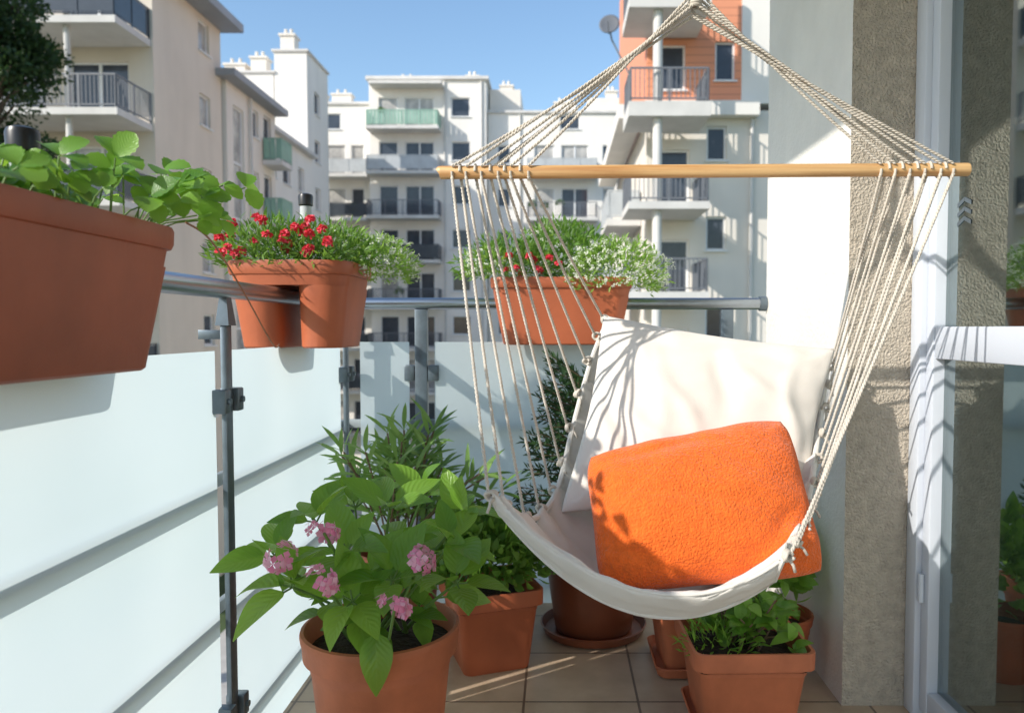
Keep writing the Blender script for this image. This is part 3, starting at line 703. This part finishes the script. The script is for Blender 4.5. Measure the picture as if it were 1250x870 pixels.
def balcony(e,x0,x1,y0,y1,z,kind='bars',h=1.0,th=.22,smat=None,sides=('f','l','r'),plants=.5):
    bm=B(); box(bm,x0,x1,y0,y1-.005,z-th,z); s=add('balcony',bm,smat or M['greyslab'],e,False)
    bm=B(); i=.06
    segs=[]
    if 'f' in sides: segs.append(((x0+i,y0+i),(x1-i,y0+i)))
    if 'l' in sides: segs.append(((x0+i,y0+i),(x0+i,y1-.01)))
    if 'r' in sides: segs.append(((x1-i,y0+i),(x1-i,y1-.01)))
    for (ax,ay),(bx,by) in segs:
        hx=abs(bx-ax)>abs(by-ay); L=max(abs(bx-ax),abs(by-ay)); t=.025
        def bar(a,b,z0_,z1_,t=t):
            if hx: box(bm,min(ax,bx)+a,min(ax,bx)+b,ay-t,ay+t,z0_,z1_)
            else: box(bm,ax-t,ax+t,min(ay,by)+a,min(ay,by)+b,z0_,z1_)
        bar(0,L,z+h-.05,z+h); bar(0,L,z+.08,z+.12)
        n_=max(1,round(L/1.2))
        for k in range(n_+1): bar(max(0,k*L/n_-.03),min(L,k*L/n_+.03),z,z+h-.055,.03)
        if kind=='bars':
            n_=int(L/.13)
            for k in range(1,n_): bar(k*L/n_-.012,k*L/n_+.012,z+.13,z+h-.055,.012)
        elif kind=='green':
            n_=int(L/.22)
            for k in range(n_): bar(k*L/n_+.02,(k+1)*L/n_-.02,z+.13,z+h-.055,.008)
        else:
            bar(.04,L-.04,z+.14,z+h-.07,.008)
    mm={'bars':M['railgrey'],'dark':M['raildark'],'green':M['railgreen'],'pale':M['raillight']}[kind]
    add('balcony_railing',bm,mm,s,False)
    if R()<plants and z>1 and x1-x0>2:
        for q in range(random.choice((1,1,2,3))):
            bl=B(); px=U(x0+.4,x1-.4); mound(bl,(px,y0+.25,z+h*U(.6,.95)),(U(.2,.5),.16,U(.2,.4)),160,.13,.08,'o',-.4,.3,2,.3)
            add('balcony_plant',bl,M['vinel'],s,recalc=False,ang=2)
def chimney(e,x,y,z,w_=.9,h=1.2,m=None):
    bm=B(); box(bm,x-w_/2,x+w_/2,y-.4,y+.4,z,z+h); box(bm,x-w_/2-.08,x+w_/2+.08,y-.48,y+.48,z+h+.002,z+h+.12)
    for k in (-.25,.15): tube(bm,[(x+k*w_,y,z+h+.12),(x+k*w_,y,z+h+.5)],.1,8)
    add('chimney',bm,m or M['cream2'],e,False)
def pipe(e,x,y,z1,z0=-9):
    bm=B(); tube(bm,[(x,y,z0),(x,y,z1)],.06,8); add('downpipe',bm,M['greyslab'],e)
# left building
fl=[10.6,7.8,5.0,2.2,-.6,-3.4,-6.2]
fr=[]; rt=[]
for z in fl:
    fr+=[(-19.6,-17.2,z+.05,z+2.1),(-16.4,-14.4,z+.05,z+2.1),(-24,-22.4,z+.8,z+2.1),(-28,-26.4,z+.8,z+2.1)]
    rt+=[(29.3,30.2,z+.9,z+2.1)]
e=bld('beige apartment building with projecting balconies and a wide flat roof',-34,-13.56,26,31.2,12.9,M['beige'],fr,rt,(),roof=(.85,.32))
for k,z in enumerate(fl): balcony(e,-20.6,-13.62,23.9,26,z,'dark' if k%2==0 else 'bars',1.05)
for x in (-15.3,-18.6):
    bm=B(); tube(bm,[(x,24.2,-9),(x,24.2,12.88)],.10,10); add('column',bm,M['greyslab'],e)
fr=[];rt=[(31.9,33.0,-6,10.2)]
for z in (8.6,5.9,3.2,.5,-2.2,-5): rt+=[(34.0,34.6,z+.8,z+2.0),(35.2,36.1,z+.1,z+2.1)]
e=bld('beige stairwell block with tall glazing and small green balconies',-25,-13.4,31.3,36.6,11.0,M['cream2'],(),rt,(),roof=(.6,.28))
for z in (8.6,5.9,3.2,.5): balcony(e,-13.39,-12.5,35.0,36.4,z,'green',1.0)
pipe(e,-13.28,33.5,10.9)
rt=[]
for z in (7.6,4.9,2.2,-.5,-3.2): rt+=[(37.5,38.4,z+.8,z+2.1),(39.3,40.4,z+.8,z+2.1),(41.6,42.6,z+.8,z+2.1)]
e=bld('cream apartment wing with small square windows',-25,-14.0,36.7,44,10.6,M['cream'],(),rt,(),roof=(.35,.2),capm=M['greyslab'])
fr=[(-17.9,-17.3,z,z+1.2) for z in (13.4,10.6)]
rt=[(45.5,46.5,z,z+1.3) for z in (13.6,10.8,8,5.2)]
e=bld('tall white plastered block with rooftop chimneys',-20.5,-16.2,44.2,49,15.5,M['cream'],fr,(),(),roof=(.12,.12),capm=M['greyslab'])
chimney(e,-17.6,46,15.62); chimney(e,-19,46,15.62,1.2,.8)
e=bld('narrow white tower block with a parapet roof',-16.15,-14.3,44.2,48.2,16.7,M['cream'],(),rt,(),roof=(.12,.12),capm=M['greyslab'])
chimney(e,-15.6,45.2,16.82,.8,1.0)
FZ=[14.6,11.6,8.6,5.6,2.6,-.4,-3.4,-6.4]
fr=[]
for z in FZ[1:]: fr+=[(-16.3,-14.9,z+.05,z+2.2),(-14.5,-13.6,z+.05,z+2.2),(-17.6,-17.0,z+1,z+2.2)]
fr+=[(-16.5,-15.2,14.9,16.0)]
A=bld('white apartment block with stacked recessed balconies',-18.2,-13.0,54.2,62,16.6,M['cream'],fr,(),(),roof=(.15,.18),capm=M['greyslab'])
for z in FZ[1:]: balcony(A,-16.8,-13.1,52.9,54.2,z,'pale' if z>10 else 'dark',1.0)
chimney(A,-15.8,57,16.8,1.4,1.2); chimney(A,-17.4,57,16.8)
fr=[]
for z in FZ: fr+=[(-12.3,-11.0,z+.05,z+2.2),(-10.5,-8.5,z+.05,z+2.2),(-7.3,-6.0,z+.9,z+2.2)]
Bc=bld('taller white apartment block with a green balcony and windows',-12.95,-4.9,53.2,62,18.0,M['cream'],fr,(),(),roof=(.2,.22),capm=M['greyslab'])
for k,z in enumerate(FZ): balcony(Bc,-12.9,-8.0,51.9,53.2,z,'green' if k==0 else ('pale' if k==1 else 'dark' if k==3 else 'bars'),1.05)
bm=B(); box(bm,-12.7,-7.8,52.0,53.19,17.4,17.6); add('canopy',bm,M['greyslab'],Bc,False)
pipe(Bc,-7.75,53.12,17.9); pipe(Bc,-5.2,53.12,17.9)
chimney(Bc,-11,57,18.2,1.4,.9); chimney(Bc,-6.2,57,18.2,.9,1.1)
fr=[]
for z in FZ[1:]: fr+=[(-4.2,-3.3,z+.9,z+2.2),(-1.6,-.2,z+.05,z+2.2),(.3,2.2,z+.05,z+2.2),(3.2,4.2,z+.9,z+2.2),(5.2,6.4,z+.9,z+2.2)]
fr+=[(.2,1.6,14.9,15.9)]
Cc=bld('white apartment block with paired balconies and rooftop pavilions',-4.85,9,54.2,62,16.0,M['cream'],fr,(),(),roof=(.15,.18),capm=M['greyslab'])
for k,z in enumerate(FZ[1:]): balcony(Cc,-2.1,2.8,52.9,54.2,z,'bars' if k%2 else 'pale',1.05)
pipe(Cc,-2.6,54.12,15.9)
bm=B(); box(bm,-4.8,-2.6,55,60,16.19,17.9); add('rooftop_pavilion',bm,M['cream2'],Cc,False)
bm=B(); box(bm,2.2,5.6,56,60,16.19,17.6); add('rooftop_pavilion',bm,M['cream2'],Cc,False)
chimney(Cc,-3.7,57,17.91,.9,.7); chimney(Cc,.6,57,16.19,1.6,1.2); chimney(Cc,4,57,17.61,.8,.6)
# right building
fr=[]
for z in (5.55,2.65,-.25,-3.1,-6): fr+=[(4.85,5.5,z+.85,z+1.95),(3.2,4.3,z-.8,z+1.2)]
lf=[]
for z in (4.65,1.9,-.9,-3.7): lf+=[(27,28.4,z+.1,z+2.1),(31,32.2,z+.8,z+2.0)]
Rb=bld('beige apartment building with orange clad top floors and railed balconies',2.9,14,25,40,8.0,M['cream2'],fr,(),lf)
bm=B(); fo=[(2.2,2.85,8.95,10.2),(.25,1.25,8.65,10.1),(2.2,2.85,11.8,13.0),(.25,1.25,11.2,13.3)]
facade(bm,(2.9,24.99,8.21),(1,0,0),(0,-1,0),3.05,8.21,16,fo)
facade(bm,(2.9,36,8.21),(0,-1,0),(-1,0,0),11.01,8.21,16,[])
add('cladding',bm,M['clad'],Rb,False,recalc=False)
for a,b,c,d in fo: window(Rb,(2.9+(a+b)/2,25.14,c),0,b-a,d-c,False)
bm=B(); box(bm,5.953,14,24.95,36,8.21,16); add('white_pier',bm,M['cream'],Rb,False)
bm=B(); box(bm,2.8,6.45,24.55,24.985,7.75,8.2); add('cornice',bm,M['cream'],Rb,False)
bm=B(); box(bm,2.0,2.795,24.99,37,7.75,8.2); add('cornice',bm,M['cream'],Rb,False)
for z in (4.7,2.05,-.65,-3.4,-6.1): balcony(Rb,2.1,4.5,22.6,24.99,z,'bars',1.0,plants=.7)
balcony(Rb,2.1,4.5,22.6,24.54,7.6,'bars',1.0,.42,plants=0)
balcony(Rb,2.1,4.5,22.6,24.98,10.6,'bars',1.0,.3)
for z in (4.7,2.05,-.65): balcony(Rb,1.7,2.88,26.3,30,z,'pale',1.0)
bm=B(); tube(bm,[(2.98,22.9,-9),(2.98,22.9,13.5)],.14,14); add('column',bm,M['greyslab'],Rb)
pipe(Rb,6.3,24.9,7.7)
bl=B(); mound(bl,(2.25,22.7,11.4),(.35,.3,.7),500,.14,.09,'o',-.8,.3,2,.2); add('climbing_plant',bl,M['vinel'],Rb,recalc=False,ang=2)
# satellite dish
se_=empty('satellite_dish',(1.75,22.6,9.4),'grey satellite dish on a bracket of the apartment balcony','satellite dish')
bm=B(); rg=[]
Mx=Matrix.Translation((1.52,22.5,9.75))@Matrix.Rotation(math.radians(-12),4,'Z')@Matrix.Rotation(math.radians(75),4,'X')
for k in range(7):
    r=.001+.30*k/6; rg.append([V((r*math.cos(a*math.pi/12),r*math.sin(a*math.pi/12),.35*r*r)) for a in range(24)])
loft(bm,rg,True,False); bmesh.ops.transform(bm,matrix=Mx,verts=bm.verts); dd=add('dish',bm,pmat('dish_grey',(.11,.12,.14),.6),se_); dd.modifiers.new('s','SOLIDIFY').thickness=.02
bm=B(); tube(bm,[(1.52,22.6,9.75),(1.6,22.7,9.4),(2.12,22.7,8.4),(2.12,22.7,7.62)],.025,8); tube(bm,[(1.5,22.45,9.45),(1.45,22.1,9.7)],.012,6); add('bracket',bm,M['railgrey'],se_)
# tree
tc_=V((-13.7,18.5,-9)); te=empty('broadleaf_tree',tc_,'tall dark leafy tree beside the apartment building','tree')
bm=B(); tube(bm,[tc_,tc_+V((-.1,0,6)),tc_+V((-.2,.1,12)),tc_+V((-.1,0,19))],[.38,.28,.18,.05],10)
cl=[]
for i in range(80):
    a=U(0,6.28); z=U(12.0,20.5); rr=U(.3,1.0)+.5*max(0,(z-13)/6); T=tc_+V((rr*math.cos(a)+.05,rr*math.sin(a),z)); cl.append(T)
    b0=tc_+V((-.15,0,z-1.6)); tube(bm,[b0,b0.lerp(T,.5)+V((0,0,.3)),T],[.08,.05,.02],6)
add('trunk',bm,M['bark'],te)
bl=B()
for T in cl:
    mound(bl,T,(U(.4,.65),U(.4,.65),U(.35,.6)),330,.14,.08,'o',-1,.3,2,.3)
add('crown',bl,M['treel'],te,recalc=False,ang=2)
